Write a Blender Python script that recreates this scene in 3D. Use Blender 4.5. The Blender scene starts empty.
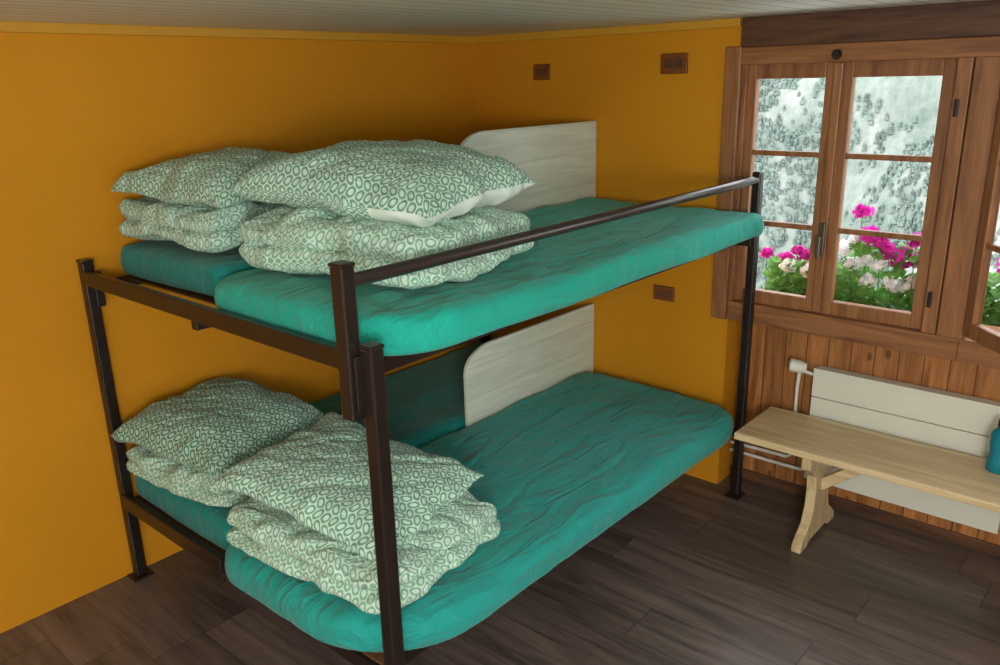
import bpy, bmesh, math, random
from mathutils import Vector, Matrix, noise
random.seed(7)
S=bpy.context.scene
COL=bpy.context.collection
# ---------------------------------------------------------------- materials
class NT:
    def __init__(s,name):
        s.m=bpy.data.materials.new(name); s.m.use_nodes=True
        s.t=s.m.node_tree; s.n=s.t.nodes; s.b=s.n["Principled BSDF"]; s.out=s.n["Material Output"]
    def new(s,t,**k):
        n=s.n.new(t)
        for a,v in k.items(): setattr(n,a,v)
        return n
    def l(s,a,b): s.t.links.new(a,b)
    def put(s,v,inp):
        if isinstance(v,(int,float)): inp.default_value=v
        elif isinstance(v,(tuple,list)): inp.default_value=v
        else: s.l(v,inp)
    def math(s,op,a,b=0.0,c=None,clamp=False):
        n=s.new('ShaderNodeMath',operation=op,use_clamp=clamp)
        s.put(a,n.inputs[0]); s.put(b,n.inputs[1])
        if c is not None: s.put(c,n.inputs[2])
        return n.outputs[0]
    def mix(s,f,a,b,mode='MIX'):
        n=s.new('ShaderNodeMix',data_type='RGBA',blend_type=mode)
        s.put(f,n.inputs[0]); s.put(a,n.inputs[6]); s.put(b,n.inputs[7]); return n.outputs[2]
    def coord(s,kind='Object'): return s.new('ShaderNodeTexCoord').outputs[kind]
    def mapping(s,vec,scale=(1,1,1),rot=(0,0,0),loc=(0,0,0)):
        n=s.new('ShaderNodeMapping'); s.l(vec,n.inputs[0]); n.inputs[1].default_value=loc
        n.inputs[2].default_value=rot; n.inputs[3].default_value=scale; return n.outputs[0]
    def noise(s,vec,scale=5,detail=4,rough=.5,dist=0):
        n=s.new('ShaderNodeTexNoise'); s.l(vec,n.inputs['Vector']); n.inputs['Scale'].default_value=scale
        n.inputs['Detail'].default_value=detail; n.inputs['Roughness'].default_value=rough
        n.inputs['Distortion'].default_value=dist; return n.outputs[0]
    def ramp(s,f,stops):
        n=s.new('ShaderNodeValToRGB'); e=n.color_ramp.elements
        while len(e)<len(stops): e.new(.5)
        for i,(p,c) in enumerate(stops): e[i].position=p; e[i].color=(*c[:3],1)
        s.l(f,n.inputs[0]); return n.outputs[0]
    def bump(s,h,st=.3,dist=.01):
        n=s.new('ShaderNodeBump'); n.inputs['Strength'].default_value=st; n.inputs['Distance'].default_value=dist
        s.l(h,n.inputs['Height']); s.l(n.outputs[0],s.b.inputs['Normal'])
    def base(s,c,rough=.5,metal=0,spec=.5):
        s.put((*c,1) if isinstance(c,tuple) and len(c)==3 else c,s.b.inputs['Base Color'])
        s.put(rough,s.b.inputs['Roughness']); s.b.inputs['Metallic'].default_value=metal
        s.b.inputs['Specular IOR Level'].default_value=spec

def c8(r,g,b):
    f=lambda v:(v/255/12.92) if v/255<=.04045 else ((v/255+.055)/1.055)**2.4
    return (f(r),f(g),f(b))

def plain(name,c,rough=.5,metal=0,var=.08,scale=8,bump=0,spec=.5,trans=0):
    t=NT(name); co=t.coord()
    n=t.noise(co,scale,5,.6)
    d=tuple(max(0,x*(1-var)) for x in c); u=tuple(min(1,x*(1+var)) for x in c)
    rc=t.ramp(n,[(.3,d),(.7,u)])
    t.base(rc,rough,metal,spec)
    if bump: t.bump(t.noise(co,scale*12,3),bump,.004)
    if trans:
        tl=t.new('ShaderNodeBsdfTranslucent'); t.l(rc,tl.inputs[0])
        mx=t.new('ShaderNodeMixShader'); mx.inputs[0].default_value=trans
        t.l(t.b.outputs[0],mx.inputs[1]); t.l(tl.outputs[0],mx.inputs[2]); t.l(mx.outputs[0],t.out.inputs[0])
    return t.m

def wood(name,c1,c2,across=0,along=1,width=0,length=0,rough=.5,seam=.5,knots=0,gscale=1,pv=.3,spec=.4,seamw=.02,lo=.32,hi=.68):
    t=NT(name); co=t.coord(); sp=t.new('ShaderNodeSeparateXYZ'); t.l(co,sp.inputs[0])
    sc=[14*gscale]*3; sc[along]=1.1*gscale
    off=co; rnd=None; seamf=None
    if width:
        q=t.math('DIVIDE',sp.outputs[across],width); idx=t.math('FLOOR',q)
        fr=t.math('FRACT',q); e=t.math('ABSOLUTE',t.math('SUBTRACT',fr,.5))
        seamf=t.math('GREATER_THAN',e,.5-seamw)
        wn=t.new('ShaderNodeTexWhiteNoise',noise_dimensions='1D'); t.l(idx,wn.inputs['W']); rnd=wn.outputs['Value']
        if length:
            q2=t.math('ADD',t.math('DIVIDE',sp.outputs[along],length),t.math('MULTIPLY',rnd,5.3))
            i2=t.math('FLOOR',q2); f2=t.math('ABSOLUTE',t.math('SUBTRACT',t.math('FRACT',q2),.5))
            seamf=t.math('MAXIMUM',seamf,t.math('GREATER_THAN',f2,.4985))
            wn2=t.new('ShaderNodeTexWhiteNoise',noise_dimensions='1D')
            t.l(t.math('ADD',t.math('MULTIPLY',i2,17.3),t.math('MULTIPLY',idx,3.1)),wn2.inputs['W']); rnd=wn2.outputs['Value']
        cb=t.new('ShaderNodeCombineXYZ'); r10=t.math('MULTIPLY',rnd,9.0)
        for i in range(3): t.l(r10,cb.inputs[i])
        va=t.new('ShaderNodeVectorMath',operation='ADD'); t.l(co,va.inputs[0]); t.l(cb.outputs[0],va.inputs[1]); off=va.outputs[0]
    g=t.noise(t.mapping(off,tuple(sc)),1.6,8,.62,.8)
    g2=t.noise(t.mapping(off,tuple(x*3 for x in sc)),2.5,4,.6)
    gg=t.math('ADD',t.math('MULTIPLY',g,.75),t.math('MULTIPLY',g2,.25))
    col=t.ramp(gg,[(lo,c1),(hi,c2)])
    if knots:
        ks=[1,1,1]; ks[along]=.55
        v=t.new('ShaderNodeTexVoronoi'); t.l(t.mapping(off,tuple(ks)),v.inputs['Vector']); v.inputs['Scale'].default_value=knots
        kf=t.math('LESS_THAN',v.outputs['Distance'],.1)
        col=t.mix(t.math('MULTIPLY',kf,.6),col,(c1[0]*.35,c1[1]*.3,c1[2]*.3,1))
    if width:
        br=t.math('ADD',t.math('MULTIPLY',rnd,pv),1-pv/2)
        cc=t.new('ShaderNodeCombineXYZ')
        for i in range(3): t.l(br,cc.inputs[i])
        col=t.mix(1.0,col,cc.outputs[0],'MULTIPLY')
        col=t.mix(t.math('MULTIPLY',seamf,seam),col,(c1[0]*.15,c1[1]*.15,c1[2]*.15,1))
    t.base(col,rough,0,spec)
    if width: t.bump(t.math('SUBTRACT',t.math('MULTIPLY',gg,.2),seamf),.35,.004)
    else: t.bump(gg,.12,.003)
    return t.m

M={}
def orange():
    t=NT("orange_plaster"); co=t.coord()
    n=t.noise(co,1.3,4,.5); f=t.noise(co,120,3,.6)
    t.base(t.ramp(n,[(.3,c8(201,134,20)),(.7,c8(209,142,25))]),.75,0,.25)
    t.bump(t.math('ADD',f,t.math('MULTIPLY',t.noise(co,14,3),.6)),.25,.004); return t.m
M['orange']=orange()
M['plaster']=plain("off_white_plaster",c8(208,208,202),.8,var=.03,bump=.15)
M['trim']=plain("yellow_trim",c8(200,148,40),.5,var=.05)
M['ceil']=wood("white_painted_boards",c8(218,219,206),c8(230,231,218),across=0,along=1,width=.095,rough=.5,seam=.7,pv=.05,seamw=.04,gscale=.5)
M['floor']=wood("dark_oak_laminate",c8(60,50,46),c8(122,106,99),across=1,along=0,width=.19,length=1.3,rough=.32,seam=.7,pv=.25,seamw=.007,gscale=.8,spec=.55)
M['pine']=wood("brown_pine_boards",c8(126,78,40),c8(192,130,76),across=0,along=2,width=.095,rough=.45,seam=.75,knots=8,pv=.3,seamw=.025,lo=.36,hi=.64)
M['casing']=wood("brown_window_wood",c8(118,74,46),c8(170,116,74),along=2,rough=.42,lo=.36,hi=.64)
M['casingh']=wood("brown_window_wood_h",c8(118,74,46),c8(170,116,74),along=0,rough=.42,lo=.36,hi=.64)
M['beam']=wood("dark_header_beam",c8(64,40,28),c8(108,72,50),along=0,rough=.5,lo=.36,hi=.64)
M['bench']=wood("light_pine",c8(196,168,124),c8(230,206,164),along=0,rough=.4,lo=.36,hi=.62)
M['benchv']=wood("light_pine_v",c8(190,162,120),c8(224,200,158),along=2,rough=.42,lo=.36,hi=.62)
M['panel']=wood("whitewashed_pine",c8(202,209,194),c8(224,229,214),across=2,along=1,width=.14,rough=.65,seam=.12,pv=.05,lo=.38,hi=.6,gscale=1.3)
M['steel']=plain("dark_brown_steel",c8(42,32,29),.3,.3,var=.1,spec=.6)
M['steel_hi']=plain("grey_brown_tube",c8(66,57,54),.25,.5,var=.1,spec=.6)
M['slat']=wood("slat_wood",c8(80,52,32),c8(120,84,52),along=0,rough=.6)
M['white']=plain("white_enamel",c8(222,222,210),.4,var=.02)
M['black']=plain("black_plastic",c8(25,22,20),.4)
M['plate']=plain("brown_wall_plate",c8(120,66,22),.5,var=.2,scale=30)
M['brass']=plain("aged_metal",c8(110,105,95),.35,.8)
M['bottle']=plain("teal_bottle",c8(12,125,145),.25)
M['leaf']=plain("geranium_leaf",c8(112,165,78),.6,var=.4,scale=25,trans=.4)
M['mag']=plain("magenta_petals",c8(214,48,174),.6,var=.2,scale=30,trans=.4)
M['wpet']=plain("white_petals",c8(246,248,252),.6,trans=.4,var=.02)
M['box']=wood("flower_box_wood",c8(80,52,34),c8(120,84,56),along=0)
M['soil']=plain("soil",c8(60,45,35),.9,var=.3,scale=40)
M['linen']=plain("white_cotton",c8(220,232,224),.8,bump=.2)
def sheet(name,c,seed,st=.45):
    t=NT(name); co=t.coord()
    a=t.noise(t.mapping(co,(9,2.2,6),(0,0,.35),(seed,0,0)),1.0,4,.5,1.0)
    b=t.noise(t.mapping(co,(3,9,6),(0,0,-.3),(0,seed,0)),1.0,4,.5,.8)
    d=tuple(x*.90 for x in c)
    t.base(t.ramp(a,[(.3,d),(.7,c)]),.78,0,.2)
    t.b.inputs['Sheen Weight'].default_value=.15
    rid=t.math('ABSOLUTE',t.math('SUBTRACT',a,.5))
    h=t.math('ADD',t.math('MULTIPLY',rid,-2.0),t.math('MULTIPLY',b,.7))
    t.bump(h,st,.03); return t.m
M['teal']=sheet("teal_sheet",c8(30,168,150),0,.6)
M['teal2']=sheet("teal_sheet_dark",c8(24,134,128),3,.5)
M['teal3']=sheet("teal_sheet_lower",c8(34,154,146),6,.75)
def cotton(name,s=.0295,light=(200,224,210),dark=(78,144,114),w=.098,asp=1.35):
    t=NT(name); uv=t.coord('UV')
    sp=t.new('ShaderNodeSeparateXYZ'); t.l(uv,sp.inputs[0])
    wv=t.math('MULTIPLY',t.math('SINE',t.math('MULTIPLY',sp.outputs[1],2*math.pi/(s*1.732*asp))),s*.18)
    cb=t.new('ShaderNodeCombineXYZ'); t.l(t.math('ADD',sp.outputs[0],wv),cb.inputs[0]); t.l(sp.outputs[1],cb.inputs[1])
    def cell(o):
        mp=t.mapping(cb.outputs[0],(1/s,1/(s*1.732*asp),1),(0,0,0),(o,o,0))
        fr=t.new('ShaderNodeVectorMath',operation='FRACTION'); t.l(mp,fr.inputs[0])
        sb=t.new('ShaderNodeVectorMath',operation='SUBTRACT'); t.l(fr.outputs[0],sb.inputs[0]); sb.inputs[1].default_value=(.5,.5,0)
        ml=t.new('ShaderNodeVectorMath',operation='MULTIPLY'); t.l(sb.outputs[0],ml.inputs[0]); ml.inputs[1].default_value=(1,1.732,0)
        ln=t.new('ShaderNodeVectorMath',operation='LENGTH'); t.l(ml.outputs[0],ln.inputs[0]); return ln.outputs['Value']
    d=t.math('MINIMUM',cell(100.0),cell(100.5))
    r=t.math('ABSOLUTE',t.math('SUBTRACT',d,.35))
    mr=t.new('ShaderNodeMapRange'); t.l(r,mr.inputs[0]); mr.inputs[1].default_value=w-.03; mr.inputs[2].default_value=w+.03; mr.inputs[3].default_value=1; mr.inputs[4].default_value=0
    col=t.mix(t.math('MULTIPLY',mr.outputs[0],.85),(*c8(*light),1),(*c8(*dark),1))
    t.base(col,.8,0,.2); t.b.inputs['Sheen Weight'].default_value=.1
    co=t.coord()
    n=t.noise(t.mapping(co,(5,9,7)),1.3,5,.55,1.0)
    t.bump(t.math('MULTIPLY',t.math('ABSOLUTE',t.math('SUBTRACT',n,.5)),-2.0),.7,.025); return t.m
M['cot']=cotton("green_patterned_cotton")
M['cot2']=cotton("green_patterned_cotton_duvet",light=(204,227,214),dark=(108,166,136),w=.09)
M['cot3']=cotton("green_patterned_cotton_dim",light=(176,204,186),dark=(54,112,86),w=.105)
def glass():
    t=NT("window_glass"); tr=t.new('ShaderNodeBsdfTransparent'); gl=t.new('ShaderNodeBsdfGlossy'); gl.inputs['Roughness'].default_value=.02
    fr=t.new('ShaderNodeFresnel'); fr.inputs[0].default_value=1.15
    mx=t.new('ShaderNodeMixShader'); t.l(fr.outputs[0],mx.inputs[0]); t.l(tr.outputs[0],mx.inputs[1]); t.l(gl.outputs[0],mx.inputs[2])
    t.l(mx.outputs[0],t.out.inputs[0]); return t.m
M['glass']=glass()
def hill():
    t=NT("rocky_hillside"); co=t.coord()
    a=t.noise(co,.008,5,.6,.3); b=t.noise(t.mapping(co,(1,.6,.5)),.16,9,.78,0); c=t.noise(t.mapping(co,(1,.4,.35),(0,.5,0)),.035,6,.65,.4)
    f=t.math('ADD',t.math('ADD',t.math('MULTIPLY',a,.35),t.math('MULTIPLY',b,.35)),t.math('MULTIPLY',c,.30))
    t.base(t.ramp(f,[(.38,(.085,.11,.095)),(.46,(.135,.16,.135)),(.53,(.19,.205,.18)),(.62,(.29,.295,.275))]),1,0,0); return t.m
M['hill']=hill()
M['tree']=plain("hazy_forest",(.115,.145,.125),1,var=.3,scale=.05,spec=0)

# ---------------------------------------------------------------- mesh utils
def mkobj(name,verts,faces,mats,parent=None,smooth=False,fm=None,uvs=None):
    me=bpy.data.meshes.new(name); me.from_pydata([tuple(v) for v in verts],[],faces)
    if not isinstance(mats,(list,tuple)): mats=[mats]
    for m in mats: me.materials.append(m)
    if fm:
        for p,i in zip(me.polygons,fm): p.material_index=i
    if smooth:
        for p in me.polygons: p.use_smooth=True
    if uvs:
        ul=me.uv_layers.new(name="UVMap")
        for lp in me.loops: ul.data[lp.index].uv=uvs[lp.vertex_index]
    me.update()
    bm=bmesh.new(); bm.from_mesh(me); bmesh.ops.recalc_face_normals(bm,faces=bm.faces); bm.to_mesh(me); bm.free()
    o=bpy.data.objects.new(name,me); COL.objects.link(o)
    if parent: o.parent=parent
    return o
def empty(name):
    o=bpy.data.objects.new(name,None); COL.objects.link(o); return o
def bev(o,w,seg=2):
    if w:
        m=o.modifiers.new("bevel",'BEVEL'); m.width=w; m.segments=seg; m.limit_method='ANGLE'
    return o
def boxdata(x0,x1,y0,y1,z0,z1):
    v=[(x,y,z) for x in (x0,x1) for y in (y0,y1) for z in (z0,z1)]
    f=[(0,1,3,2),(4,6,7,5),(0,4,5,1),(2,3,7,6),(0,2,6,4),(1,5,7,3)]
    return v,f
def box(name,x0,x1,y0,y1,z0,z1,mat,parent=None,b=.003):
    v,f=boxdata(x0,x1,y0,y1,z0,z1); return bev(mkobj(name,v,f,mat,parent),b)
def boxes(name,lst,mat,parent=None,b=.003):
    V=[];Fs=[]
    for q in lst:
        v,f=boxdata(*q); k=len(V); V+=v; Fs+=[tuple(i+k for i in g) for g in f]
    return bev(mkobj(name,V,Fs,mat,parent),b)
def tube(name,pts,r,mat,parent=None,seg=16):
    V=[];Fs=[];n=len(pts); pts=[Vector(p) for p in pts]
    for i,p in enumerate(pts):
        d=(pts[min(i+1,n-1)]-pts[max(i-1,0)]).normalized()
        a=d.orthogonal().normalized() if i==0 else (pa-d*pa.dot(d)).normalized()
        pa=a; c=d.cross(a); rr=r[i] if isinstance(r,(list,tuple)) else r
        for k in range(seg):
            t=2*math.pi*k/seg; V.append(p+(a*math.cos(t)+c*math.sin(t))*rr)
    for i in range(n-1):
        for k in range(seg):
            k2=(k+1)%seg; Fs.append((i*seg+k,i*seg+k2,(i+1)*seg+k2,(i+1)*seg+k))
    Fs.append(tuple(range(seg))); Fs.append(tuple((n-1)*seg+k for k in range(seg)))
    o=mkobj(name,V,Fs,mat,parent,smooth=True)
    m=o.modifiers.new("es",'EDGE_SPLIT'); m.split_angle=math.radians(50)
    return o
def extrude_x(name,prof,x0,x1,mat,parent=None,b=.003):
    n=len(prof); V=[(x0,y,z) for y,z in prof]+[(x1,y,z) for y,z in prof]
    Fs=[tuple(range(n)),tuple(range(2*n-1,n-1,-1))]+[(i,(i+1)%n,(i+1)%n+n,i+n) for i in range(n)]
    return bev(mkobj(name,V,Fs,mat,parent),b)

# ---------------------------------------------------------------- room
XL=-3.042; YO=3.31; YW=3.452; H=2.10; XR=1.7; YF=-1.6; YE=3.40
box("floor",XL-.15,XR+.15,YF-.15,YW+.2,-.12,0,M['floor'],b=0)
box("ceiling",XL-.15,XR+.15,YF-.15,YW+.2,H,H+.12,M['ceil'],b=0)
box("wall_left",XL-.15,XL,YF-.15,YE,0,H,M['orange'],b=0)
boxes("wall_back_orange",[(XL,-1.56,YO,YE,0,H),(-1.559,-1.55,YO,YW,0,.83),(XL,-1.5605,YE+.001,YW+.1,0,.83)],M['orange'],b=0)
box("wall_right",XR,XR+.15,YF-.15,YW+.2,0,H,M['plaster'],b=0)
box("wall_front",XL,XR,YF-.15,YF,0,H,M['plaster'],b=0)
W1=(-1.553,-.73); W2=(-.60,.22); ZB,ZT=.91,1.925
box("wall_back_lower",-1.55,XR,YW,YW+.2,0,.83,M['pine'],b=0)
boxes("wall_back_window",[(-1.56,XR,3.34,YE,ZT,H),(-1.56,XR,3.34,YW+.2,.83,ZB-.02),(W1[1],W2[0],3.34,YE,ZB,ZT),(W2[1],XR,3.34,YE,ZB,ZT)],M['casing'],b=0)
box("trim_1",-1.56,XR,3.29,3.34,1.985,H,M['beam'],b=.004)
box("trim_2",XL,XL+.018,YF,YO,H-.035,H,M['trim'],b=.004)
box("trim_3",XL+.018,-1.57,YO-.018,YO,H-.035,H,M['trim'],b=.004)
box("baseboard_back",-1.55,XR,YW-.012,YW,0,.05,M['beam'],b=.003)

# ---------------------------------------------------------------- windows
def sash(parent,nm,x0,x1,z0,z1,y0,y1,fw=.05,tf=None):
    gx0,gx1=x0+fw,x1-fw; gz0,gz1=z0+.058,z1-.06
    L=[(x0,gx0,y0,y1,z0,z1),(gx1,x1,y0,y1,z0,z1),(gx0,gx1,y0,y1,z0,gz0),(gx0,gx1,y0,y1,gz1,z1)]
    h=(gz1-gz0)/3
    for k in (1,2): L.append((gx0,gx1,y0+.006,y1-.006,gz0+h*k-.011,gz0+h*k+.011))
    a=boxes(nm+"_frame",L,M['casing'],parent,.004)
    ym=(y0+y1)/2
    g=mkobj(nm+"_glass",[(gx0,ym,gz0),(gx1,ym,gz0),(gx1,ym,gz1),(gx0,ym,gz1)],[(0,1,2,3)],M['glass'],parent)
    if tf:
        for o in (a,g): o.data.transform(tf)
w1=empty("window_1")
sash(w1,"left_sash",-1.552,-1.170,.915,1.92,3.335,3.375)
sash(w1,"right_sash",-1.165,-.755,.915,1.92,3.335,3.375)
box("astragal",-1.186,-1.150,3.318,3.336,.925,1.915,M['casing'],w1,.005)
boxes("casing_sides",[(-1.622,-1.553,3.285,3.309,.83,1.99),(-.757,-.705,3.305,3.34,.90,1.93)],M['casing'],w1,.005)
boxes("casing_inner",[(-1.556,-1.535,3.312,3.34,.90,1.93)],M['casing'],w1,.003)
boxes("casing_rails",[(-1.60,-.62,3.290,3.34,1.918,1.985),(-1.55,-.62,3.295,3.34,.83,.918)],M['casingh'],w1,.005)
boxes("latch",[(-1.180,-1.156,3.306,3.318,1.17,1.30),(-1.175,-1.161,3.285,3.306,1.22,1.245),(-1.176,-1.160,3.272,3.288,1.16,1.25)],M['brass'],w1,.003)
tube("top_knob",[(-1.168,3.318,1.945),(-1.168,3.285,1.945),(-1.168,3.27,1.945)],[.012,.02,.014],M['black'],w1,12)
boxes("hinges",[(-1.566,-1.554,3.30,3.318,1.70,1.76),(-1.566,-1.554,3.30,3.318,1.02,1.08),(-.745,-.732,3.292,3.306,1.72,1.78),(-.745,-.732,3.292,3.306,1.02,1.08)],M['black'],w1,.002)
w2=empty("window_2")
boxes("casing_sides",[(-.70,-.60,3.30,3.34,.90,1.93),(.20,.30,3.30,3.34,.90,1.93)],M['casing'],w2,.005)
boxes("casing_rails",[(-.62,.36,3.290,3.34,1.918,1.985),(-.62,.36,3.290,3.34,.83,.918)],M['casingh'],w2,.005)
tf=Matrix.Translation((-.606,3.268,0))@Matrix.Rotation(math.radians(-46),4,'Z')
sash(w2,"open_sash",0,.40,.94,1.915,0,.035,fw=.045,tf=tf)
tf2=Matrix.Translation((.205,3.285,0))@Matrix.Rotation(math.radians(180+62),4,'Z')
sash(w2,"open_sash_right",0,.40,.94,1.915,0,.035,tf=tf2)

# wall plates
for (x,z,w,h) in [(-2.600,1.913,.10,.075),(-1.867,1.932,.13,.085),(-1.875,.90,.11,.07)]:
    p=empty("wall_plate")
    box("plate",x-w/2,x+w/2,YO-.014,YO-.001,z-h/2,z+h/2,M['plate'],p,.004)
    boxes("slots",[(x-w*.3,x-w*.02,YO-.018,YO-.013,z-h*.22,z+h*.22),(x+w*.06,x+w*.34,YO-.018,YO-.013,z-h*.22,z+h*.22)],M['beam'],p,.002)

# ---------------------------------------------------------------- bunk bed
bed=empty("bunk_bed"); st=M['steel']
def post(nm,x,y,z0,z1,s=.021): 
    return box(nm,x-s,x+s,y-s,y+s,z0,z1,st,bed,.006)
post("post_near_left",-3.0,1.165,.008,1.295)
post("post_near_right_lower",-1.402,1.138,.008,1.30)
post("post_near_right_upper",-1.448,1.108,1.12,1.492)
post("post_far_right",-1.437,3.270,.008,1.495,.019)
post("post_far_left",-3.0,3.27,.008,1.30)
for nm,x,y in (("a",-3.0,1.165),("b",-1.402,1.138),("c",-1.437,3.262),("d",-3.0,3.262)):
    box("foot_plate_"+nm,x-.035,x+.035,y-.04,y+.04,0,.008,st,bed,.002)
boxes("caps",[(-3.023,-2.977,1.142,1.188,1.293,1.303),(-1.425,-1.379,1.115,1.161,1.298,1.308),(-1.471,-1.425,1.085,1.131,1.490,1.50)],st,bed,.004)
boxes("upper_frame",[(-2.98,-1.44,1.14,1.165,1.215,1.268),(-2.98,-1.44,3.25,3.275,1.18,1.222),(-1.535,-1.50,1.16,3.27,1.180,1.222),(-3.02,-2.995,1.18,3.27,1.175,1.215),(-2.28,-2.25,1.16,3.26,1.175,1.205)],st,bed,.004)
boxes("upper_cross",[(-2.98,-1.50,1.205,1.225,1.185,1.209)],st,bed,.003)
boxes("lower_frame",[(-2.98,-2.27,1.135,1.160,.325,.385),(-2.30,-1.40,1.165,1.19,.285,.335),(-2.98,-1.44,3.25,3.275,.30,.335),(-1.535,-1.50,1.17,3.27,.29,.335),(-3.02,-2.995,1.18,3.27,.29,.335),(-2.28,-2.25,1.16,3.26,.29,.335)],st,bed,.004)
boxes("brackets",[(-1.470,-1.430,1.15,1.20,1.085,1.209),(-1.426,-1.418,1.10,1.15,1.14,1.28),(-2.985,-2.965,1.17,1.20,1.13,1.26)],st,bed,.003)
tube("guard_rail",[(-1.440,1.12,1.455),(-1.437,3.262,1.462)],.017,M['steel_hi'],bed)
sl=[];
for k in range(20):
    y=1.20+k*.105
    sl.append((-2.99,-1.505,y-.022,y+.022,1.2155,1.2215)); sl.append((-2.99,-1.505,y-.022,y+.022,.3345,.341))
boxes("slats",sl,M['slat'],bed,.002)

def mattress(x0,x1,y0,y1,z0,z1,radii,mat,seed,puff=.012,R=.05):
    cxs=(x0+x1)/2; cys=(y0+y1)/2
    def outline(ins):
        P=[]; cs=[(x0,y0,0,1,1),(x1,y0,1,-1,1),(x1,y1,2,-1,-1),(x0,y1,3,1,-1)]
        for cx,cy,i,sx,sy in cs:
            r=max(radii[i],.02); c=Vector((cx+sx*r,cy+sy*r)); rr=max(r-ins,.004)
            a0={0:math.pi,1:1.5*math.pi,2:0,3:.5*math.pi}[i]
            for k in range(13):
                a=a0+k/12*math.pi/2
                q=c+Vector((math.cos(a),math.sin(a)))*rr
                if r-ins<.004: q+=Vector((sx,sy))*(ins-r+.004)
                P.append(q)
        out=[]; n=len(P)
        for k in range(n):
            a=P[k];b=P[(k+1)%n]
            segs=2 if k%13!=12 else (22 if (k//13)%2==0 else 60)
            for s in range(segs): out.append(a.lerp(b,s/segs))
        return out
    h=z1-z0; rings=[]; Rb=.022
    for k in range(4): a=k/4*math.pi/2; rings.append((Rb*(1-math.sin(a)),z0+Rb*(1-math.cos(a))))
    for k in range(4): rings.append((-.004*math.sin(k/3*math.pi),z0+Rb+(h-Rb-R*.8)*k/3.0))
    for k in range(1,8): a=k/7*math.pi/2; rings.append((R*1.3*(1-math.cos(a)),z1-R*.8+R*.8*math.sin(a)))
    V=[];Fs=[]
    base=outline(0); n=len(base)
    for ins,z in rings:
        for q in outline(ins): V.append([q.x,q.y,z])
    inner=outline(R*1.3)
    T=30
    for k in range(1,T):
        f=1-k/T
        for q in inner: V.append([cxs+(q.x-cxs)*f,cys+(q.y-cys)*f,z1])
    V.append([cxs,cys,z1])
    nr=len(rings)+T-1
    for r in range(nr-1):
        for k in range(n):
            k2=(k+1)%n; Fs.append((r*n+k,r*n+k2,(r+1)*n+k2,(r+1)*n+k))
    last=(nr-1)*n
    for k in range(n): Fs.append((last+k,last+(k+1)%n,len(V)-1))
    Fs.append(tuple(range(n-1,-1,-1)))
    for v in V:
        u=(v[0]-cxs)/(x1-x0)*2; w=(v[1]-cys)/(y1-y0)*2
        x_,y_=v[0],v[1]
        wz=(v[2]-z0)/h
        if wz>.4:
            s=min(1,(wz-.4)*2)
            v[2]+=s*(puff*(1-u*u)*(1-w**4)+.008*noise.noise(Vector((x_*3+seed,y_*3,0))))
            for (a,b,sc,am) in ((.9,.35,5,.006),(.35,1,6,.005),(1,-.5,9,.003)):
                q=noise.noise(Vector(((x_*a+y_*b)*sc+seed,(y_*a-x_*b)*sc*.22,seed)))
                v[2]+=s*am*max(0,1-abs(q)*3.5)
        else:
            v[2]+=(1-wz/.4)*.012*max(0,.35+noise.noise(Vector((x_*2.3+seed,y_*2.3,5))))
        e=max(abs(u),abs(w))**8
        d=.004*noise.noise(Vector((x_*12+seed,y_*12,v[2]*4)))+.011*noise.noise(Vector((x_*2.6+seed,y_*2.6,v[2]*5)))
        if abs(u)>.8 and (u>0)==(x1>-2): v[0]+=d*e*(1 if u>0 else -1)
        if abs(w)>.9 and w<0: v[1]-=abs(d)*e*.8
    return mkobj("mattress",V,Fs,mat,smooth=True)
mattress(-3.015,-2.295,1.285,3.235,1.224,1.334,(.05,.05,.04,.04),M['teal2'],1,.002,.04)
mattress(-2.262,-1.378,1.190,3.242,1.230,1.330,(.13,.24,.035,.04),M['teal'],2,.005,.04)
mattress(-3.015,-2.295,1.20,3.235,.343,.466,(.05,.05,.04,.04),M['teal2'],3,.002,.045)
mattress(-2.262,-1.385,1.100,3.215,.358,.464,(.14,.34,.17,.04),M['teal3'],4,.005,.045)

def divider(z0,z1):
    yN=2.345; rz=.11; ry=.17; P=[(yN,z0)]
    for k in range(13):
        a=k/12*math.pi/2; P.append((yN+ry*(1-math.cos(a)),z1-rz+rz*math.sin(a)))
    P+= [(3.302,z1),(3.302,z0)]
    return extrude_x("bed_divider_board",P,-2.288,-2.269,M['panel'],None,.004)
divider(1.223,1.686); divider(.342,.787)

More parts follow.
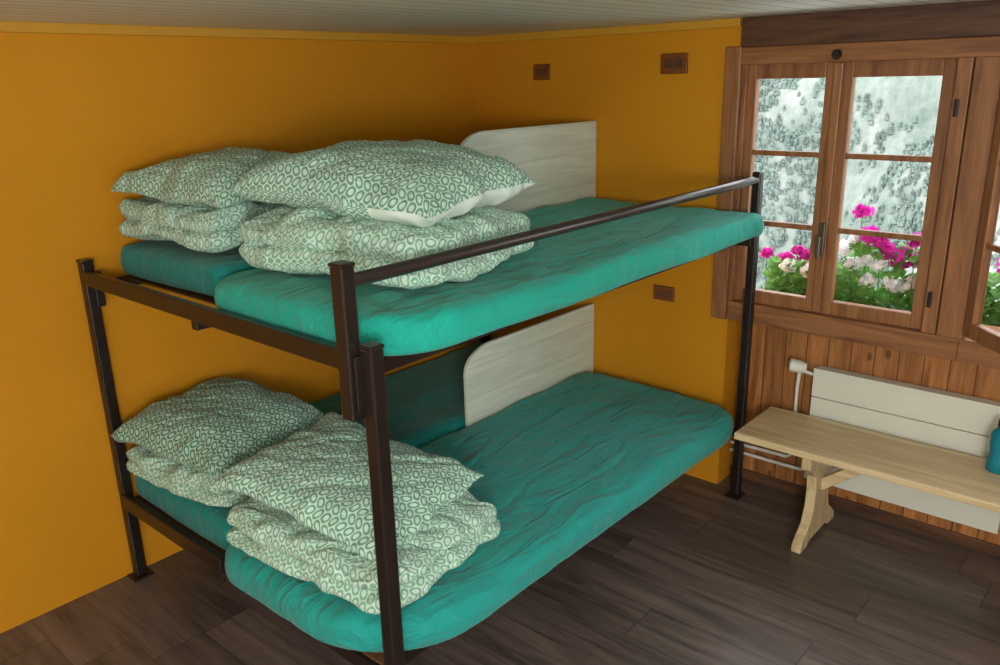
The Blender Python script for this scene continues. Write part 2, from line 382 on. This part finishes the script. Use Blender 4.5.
# ---------------------------------------------------------------- pillows and duvets
def puff(sx,sy,h,n,m,pinch,seed,zoff=0,N=90,top=.62,bot=.38,wr=.010,shift=(0,0),sag=None,lump=.0,crease=.6):
    P={}
    def cv(t):
        a=(t/N)*2-1; return math.sin(a*math.pi/2)*.6+a*.4
    for side in (1,-1):
        for i in range(N+1):
            for j in range(N+1):
                u=cv(i);v=cv(j)
                pr=(max(0,1-abs(u)**n)*max(0,1-abs(v)**n))**m
                x=sx/2*u*(1-pinch*(1-v*v)); y=sy/2*v*(1-pinch*(1-u*u))
                k=(.05 if n>4 else .015)*(abs(u)**6)*(abs(v)**6); x*=1-k*1.6; y*=1-k*1.6
                z=h*pr*(top if side==1 else -bot)
                q=Vector((x*4+seed*3.1,y*4+seed,side*1.7))
                w1=noise.noise(q); w2=noise.noise(q*2.3+Vector((5,5,5)))
                ang=math.atan2(v,u)
                rr=min(1,u*u+v*v)
                cr=1-2.4*abs(noise.noise(Vector((math.cos(ang)*2.8+seed,math.sin(ang)*2.8,(u*u+v*v)*.7))))
                c2=0
                for (a,b,sc) in ((.8,.6,5.0),(-.6,.8,6.0)):
                    qq=noise.noise(Vector(((x*a+y*b)*sc*1.3+seed*2,(y*a-x*b)*sc*.35+side,seed)))
                    c2+=max(0,1-abs(qq)*4.5)
                z+=side*(wr*(w1+.4*w2)+wr*.8*(cr-.4)*rr-wr*crease*c2)*min(1,pr*1.8)
                x+=(wr*1.3*noise.noise(Vector((v*3+seed,u*3,2)))+wr*.4*noise.noise(Vector((v*8+seed,u*3,2))))*abs(u)**3
                y+=(wr*1.3*noise.noise(Vector((u*3,v*3+seed,8)))+wr*.4*noise.noise(Vector((u*8,v*3+seed,8))))*abs(v)**3
                z+=(.010+lump)*noise.noise(Vector((u*1.6+seed,v*1.6,3)))*rr
                if sag: z+=sag(u,v)
                P[(side,i,j)]=Vector((x+shift[0],y+shift[1],z+zoff))
    V=[];UV=[];idx={}; hN=N//2
    for side in (1,-1):
        A={};B={}
        for j in range(N+1):
            A[(hN,j)]=0
            for i in range(hN+1,N+1): A[(i,j)]=A[(i-1,j)]+(P[(side,i,j)]-P[(side,i-1,j)]).length
            for i in range(hN-1,-1,-1): A[(i,j)]=A[(i+1,j)]-(P[(side,i,j)]-P[(side,i+1,j)]).length
        for i in range(N+1):
            B[(i,hN)]=0
            for j in range(hN+1,N+1): B[(i,j)]=B[(i,j-1)]+(P[(side,i,j)]-P[(side,i,j-1)]).length
            for j in range(hN-1,-1,-1): B[(i,j)]=B[(i,j+1)]-(P[(side,i,j)]-P[(side,i,j+1)]).length
        for i in range(N+1):
            for j in range(N+1):
                edge=i in(0,N) or j in(0,N)
                if side==-1 and edge: idx[(side,i,j)]=idx[(1,i,j)]; continue
                idx[(side,i,j)]=len(V); V.append(P[(side,i,j)]); UV.append((A[(i,j)],B[(i,j)]))
    Fs=[];info=[]
    for side in (1,-1):
        for i in range(N):
            for j in range(N):
                Fs.append((idx[(side,i,j)],idx[(side,i+1,j)],idx[(side,i+1,j+1)],idx[(side,i,j+1)])); info.append((side,cv(i+.5),cv(j+.5)))
    return V,Fs,UV,info
def place(name,parts,loc,rz,rx,ry,mats,fmfun=None):
    V=[];Fs=[];UV=[];fm=[]
    for v,f,uv,info in parts:
        k=len(V); V+=v; Fs+=[tuple(i+k for i in g) for g in f]; UV+=uv
        fm+=[fmfun(*q) if fmfun else 0 for q in info]
    mt=Matrix.Translation(loc)@Matrix.Rotation(rz,4,'Z')@Matrix.Rotation(ry,4,'Y')@Matrix.Rotation(rx,4,'X')
    V=[mt@Vector(v) for v in V]
    return mkobj(name,V,Fs,mats,smooth=True,fm=fm,uvs=UV)
def pillow(loc,sx,sy,h,rz,rx,ry,seed,mat,white=False,droop=.02,top=.62,bot=.38,n=2.8,m=.47,pinch=.05):
    f=(lambda s,u,v: 1 if (s==-1 and u>.42) else 0) if white else None
    sg=lambda u,v: -droop*(u**4+v**4)*.6
    return place("pillow",[puff(sx,sy,h,n,m,pinch,seed,sag=sg,top=top,bot=bot,wr=.012,lump=.010)],loc,rz,rx,ry,[mat,M['linen']],f)
def duvet(loc,sx,sy,h,rz,rx,ry,seed,mat,drop=.0,split=.16):
    sg=lambda u,v: -drop*(max(0,u)**3)
    a=puff(sx,sy,h*.62,5,.36,.0,seed,zoff=-h*.20,top=.5,bot=.44,wr=.012,sag=sg,lump=.004)
    b=puff(sx*.985,sy*.98,h*.70,5,.36,.0,seed+4,zoff=h*split,top=.5,bot=.5,wr=.015,shift=(-.008,.004),sag=sg,lump=.016)
    return place("folded_duvet",[a,b],loc,rz,rx,ry,[mat])
r=math.radians
# upper left
duvet((-2.70,1.56,1.432),.62,.53,.165,r(4),0,0,1,M['cot2'])
pillow((-2.67,1.57,1.566),.64,.54,.155,r(6),r(2),r(1),2,M['cot'],droop=.035,n=3.2)
# upper right
duvet((-1.89,1.63,1.436),.76,.61,.185,r(8),0,r(1),3,M['cot2'])
pillow((-1.925,1.67,1.594),.745,.60,.20,r(10),r(2),r(3),4,M['cot'],True,droop=.015,top=.56,bot=.44,n=3.2,m=.46)
# lower left
duvet((-2.66,1.45,.545),.62,.58,.125,r(8),0,0,5,M['cot2'])
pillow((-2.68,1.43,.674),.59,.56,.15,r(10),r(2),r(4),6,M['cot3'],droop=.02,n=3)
# lower right
duvet((-1.85,1.42,.553),.73,.59,.14,r(6),0,r(1),7,M['cot2'])
pillow((-1.92,1.44,.674),.69,.54,.115,r(10),r(4),r(8),8,M['cot'],droop=.0,pinch=.07)

# ---------------------------------------------------------------- bench
be=empty("bench")
box("seat",-1.33,.42,2.965,3.335,.425,.455,M['bench'],be,.006)
def leg(nm,xc):
    yc=3.155; R=[(.19,0),(.19,.035),(.155,.065),(.11,.10),(.085,.16),(.078,.24),(.09,.31),(.13,.345),(.165,.365),(.165,.425)]
    P=[(yc+a,z) for a,z in R]+[(yc-a,z) for a,z in reversed(R)]
    P+= [(yc-.12,0),(yc-.09,.02),(yc+.09,.02),(yc+.12,0)]
    extrude_x(nm,P,xc-.02,xc+.02,M['benchv'],be,.005)
leg("leg_left",-1.03); leg("leg_right",.14)
def brace(nm,xa,za,xb,zb):
    w=.022; d=Vector((xb-xa,0,zb-za)).normalized(); p=Vector((-d.z,0,d.x))*w
    V=[]
    for y in (3.135,3.175):
        for q in ((xa,za,1),(xb,zb,1),(xb,zb,-1),(xa,za,-1)): V.append((q[0]+p.x*q[2],y,q[1]+p.z*q[2]))
    bev(mkobj(nm,V,[(0,1,2,3),(7,6,5,4),(0,4,5,1),(1,5,6,2),(2,6,7,3),(3,7,4,0)],M['bench'],be),.004)
brace("brace_left",-1.02,.24,-.80,.42); brace("brace_right",.13,.24,-.09,.42)
boxes("under_batten",[(-1.0,.12,3.14,3.17,.395,.425)],M['bench'],be,.003)

# radiator
ra=empty("radiator")
L=[];n=4; z0,z1=.13,.66
for k in range(n):
    a=z0+(z1-z0)*k/n; b=z0+(z1-z0)*(k+1)/n; L.append((-1.17,-.40,3.375,3.41,a+.002,b-.002))
boxes("front_panel",L,M['white'],ra,.002)
box("back_panel",-1.165,-.405,3.41,3.435,z0+.005,z1-.004,M['white'],ra,.003)
boxes("wall_brackets",[(-1.08,-1.05,3.43,3.452,.3,.5),(-.58,-.55,3.43,3.452,.3,.5)],M['white'],ra,.002)
tube("valve_head",[(-1.268,3.345,.662),(-1.262,3.347,.662),(-1.225,3.36,.657),(-1.20,3.37,.654)],[.018,.029,.029,.019],M['white'],ra,16)
tube("valve_pipe",[(-1.17,3.40,.62),(-1.215,3.39,.63),(-1.235,3.39,.62),(-1.24,3.39,.55),(-1.24,3.40,.22),(-1.27,3.42,.19),(-1.545,3.42,.185)],.008,M['white'],ra,10)
tube("return_pipe",[(-1.17,3.40,.16),(-1.22,3.41,.15),(-1.545,3.42,.145)],.008,M['white'],ra,10)

# bottle
bo=empty("water_bottle"); bx,by=-.422,3.245
zz=[.4555,.46,.50,.53,.56,.60,.615,.625,.632]; rr=[.034,.038,.038,.033,.038,.038,.03,.018,.016]
tube("body",[(bx,by,z) for z in zz],rr,M['bottle'],bo,24)
tube("cap",[(bx,by,.632),(bx,by,.655),(bx,by,.657)],[.021,.021,.016],M['black'],bo,20)

# ---------------------------------------------------------------- flower box + geraniums
fb=empty("flower_box")
boxes("planter",[(-1.60,.25,3.70,3.715,.70,.86),(-1.60,.25,3.885,3.90,.70,.86),(-1.60,-1.585,3.70,3.90,.70,.86),(.235,.25,3.70,3.90,.70,.86),(-1.60,.25,3.70,3.90,.69,.705)],M['box'],fb)
box("soil",-1.585,.235,3.715,3.885,.705,.835,M['soil'],fb,0)
boxes("bracket",[(-1.3,-1.27,3.652,3.70,.70,.75),(-.1,-.07,3.652,3.70,.70,.75)],M['steel'],fb)
V=[];Fs=[];fm=[]
def disc(c,nrm,rad,mi,cup=.0,lob=0):
    nrm=nrm.normalized(); a=nrm.orthogonal().normalized(); a.rotate(Matrix.Rotation(random.random()*6.28,3,nrm)); b=nrm.cross(a)
    k=len(V); n=10; V.append(c-nrm*cup*rad)
    for i in range(n):
        t=6.283*i/n; q=rad*(1+lob*math.cos(5*t)); V.append(c+(a*math.cos(t)+b*math.sin(t))*q)
    for i in range(n): Fs.append((k,k+1+i,k+1+(i+1)%n)); fm.append(mi)
def rv(): 
    while True:
        v=Vector((random.uniform(-1,1),random.uniform(-1,1),random.uniform(-1,1)))
        if .1<v.length<1: return v.normalized()
def stem(a,b):
    k=len(V); r_=.0025
    for p in (a,b):
        for d in ((1,0),(-.5,.87),(-.5,-.87)): V.append(p+Vector((d[0]*r_,d[1]*r_,0)))
    for i in range(3): Fs.append((k+i,k+(i+1)%3,k+3+(i+1)%3,k+3+i)); fm.append(0)
def head(x,y,z,R,mi):
    c=Vector((x,y,z)); st_=Vector((random.uniform(.9,1.25),1,random.uniform(.75,1)))
    for _ in range(int(26+R*700)):
        d=rv(); q=Vector((d.x*st_.x,d.y,d.z*st_.z)); disc(c+q*R*random.uniform(.5,1.15),d+rv()*.6,random.uniform(.009,.016),mi,.3,.12)
    stem(Vector((x*.98+random.uniform(-.02,.02)-.02,3.79,.84)),c)
for _ in range(1500):
    x=random.uniform(-1.57,.22); y=random.uniform(3.73,3.88)
    top=1.03+.10*noise.noise(Vector((x*4,1,0)))+(.12 if -1.2<x<-.82 else 0)
    z=random.uniform(.85,top)
    disc(Vector((x,y,z)),Vector((random.uniform(-.6,.6),random.uniform(-1.4,.1),1)),random.uniform(.014,.030),0,.25,.08)
for x,z,R in [(-1.16,1.285,.034),(-1.125,1.178,.050),(-1.07,1.168,.038),(-.965,1.10,.066),(-1.03,1.125,.036),(-.925,1.18,.034),(-1.585,1.05,.028),(-.55,1.12,.06),(-.30,1.15,.06),(-.05,1.1,.06)]:
    head(x,3.77,z,R,1)
for x,z,R in [(-1.21,1.12,.034),(-1.17,1.17,.024),(-1.10,.985,.035),(-1.0,.985,.035),(-1.18,1.05,.034),(-1.12,1.08,.03),(-.93,.99,.035),(-1.06,1.06,.03),(-.9,1.01,.028),(-1.46,1.01,.03),(-1.37,.99,.03),(-1.33,1.03,.02),(-.7,1.05,.03),(-.45,1.02,.03)]:
    head(x,3.745,z,R,2)
for x,z,R in [(-1.50,1.03,.028),(-1.41,1.05,.03),(-1.45,1.075,.024),(-1.35,1.08,.02)]: head(x,3.80,z,R,1)
mkobj("geranium_plants",V,Fs,[M['leaf'],M['mag'],M['wpet']],fm=fm)

# mountain slope across the valley, with hazy forest patches
def hz(x,s):
    p=Vector((x*.006,s*5,0)); q=Vector((x*.02,s*16,3)); q2=Vector((x*.07,s*50,9))
    return Vector((x,360+s*560+30*noise.noise(p*1.7),-230+s*520+34*noise.fractal(p,1,2,4)+10*noise.noise(q)+3.5*noise.noise(q2)))
V=[];Fs=[];fm=[];NX=220;NY=150
for j in range(NY+1):
    for i in range(NX+1): V.append(hz(-900+i*1300/NX,j/NY))
for j in range(NY):
    for i in range(NX):
        a=j*(NX+1)+i; Fs.append((a,a+1,a+NX+2,a+NX+1)); fm.append(0)
for _ in range(42000):
    x=random.uniform(-620,120); s=random.uniform(.05,.85)
    den=noise.fractal(Vector((x*.011,s*8,7)),1,2,4)+(.35 if x<-.40*(360+s*560) and s>.33 else 0)
    if den<random.uniform(-.2,.35): continue
    p=hz(x,s); hgt=random.uniform(3,6.5); rd=hgt*random.uniform(.3,.45)
    k=len(V); n=5; V.append(p+Vector((random.uniform(-.5,.5),0,hgt)))
    for lv,(zz_,f_) in enumerate(((.62,.62),(-.1,1.0))):
        for i in range(n):
            t=6.283*i/n+x+lv; rj=rd*f_*random.uniform(.75,1.2); V.append(p+Vector((math.cos(t)*rj,math.sin(t)*rj,hgt*zz_)))
    for i in range(n):
        Fs.append((k,k+1+i,k+1+(i+1)%n)); fm.append(1)
        Fs.append((k+1+i,k+1+n+i,k+1+n+(i+1)%n,k+1+(i+1)%n)); fm.append(1)
me=bpy.data.meshes.new("mountain_slope"); me.from_pydata([tuple(v) for v in V],[],Fs)
me.materials.append(M['hill']); me.materials.append(M['tree'])
me.polygons.foreach_set("material_index",fm); me.update()
COL.objects.link(bpy.data.objects.new("mountain_slope",me))

# ---------------------------------------------------------------- lights / world
w=bpy.data.worlds.new("world"); S.world=w; w.use_nodes=True
bg=w.node_tree.nodes["Background"]; bg.inputs[0].default_value=(.90,.96,1,1); bg.inputs[1].default_value=4.8
pd=bpy.data.lights.new("fill_light",'POINT'); pd.energy=172; pd.shadow_soft_size=.28; pd.color=(1,.985,.95)  # added unseen fill light, stands in for flash-like light near the camera
po=bpy.data.objects.new("fill_light",pd); COL.objects.link(po); po.location=(.62,-.55,1.66)
sd=bpy.data.lights.new("sun",'SUN'); sd.energy=2.5; sd.angle=.05; so=bpy.data.objects.new("sun",sd); COL.objects.link(so)
so.rotation_euler=(r(48),0,r(-35))
S.view_settings.view_transform='Standard'; S.view_settings.look='None'; S.view_settings.exposure=0

# ---------------------------------------------------------------- camera
p,yw,ro=math.radians(17.3),math.radians(41.434),math.radians(-1.374)
F=Vector((-math.sin(yw)*math.cos(p),math.cos(yw)*math.cos(p),-math.sin(p))); R0=Vector((math.cos(yw),math.sin(yw),0)); U0=R0.cross(F)
R=R0*math.cos(ro)+U0*math.sin(ro); U=U0*math.cos(ro)-R0*math.sin(ro)
cd=bpy.data.cameras.new("camera"); cd.sensor_fit='HORIZONTAL'; cd.sensor_width=36; cd.lens=811.9*36/1000; cd.clip_start=.02; cd.clip_end=3000
c=bpy.data.objects.new("camera",cd); COL.objects.link(c)
mw=Matrix((( R.x,U.x,-F.x,0),(R.y,U.y,-F.y,0),(R.z,U.z,-F.z,1.883),(0,0,0,1))); c.matrix_world=mw
S.camera=c
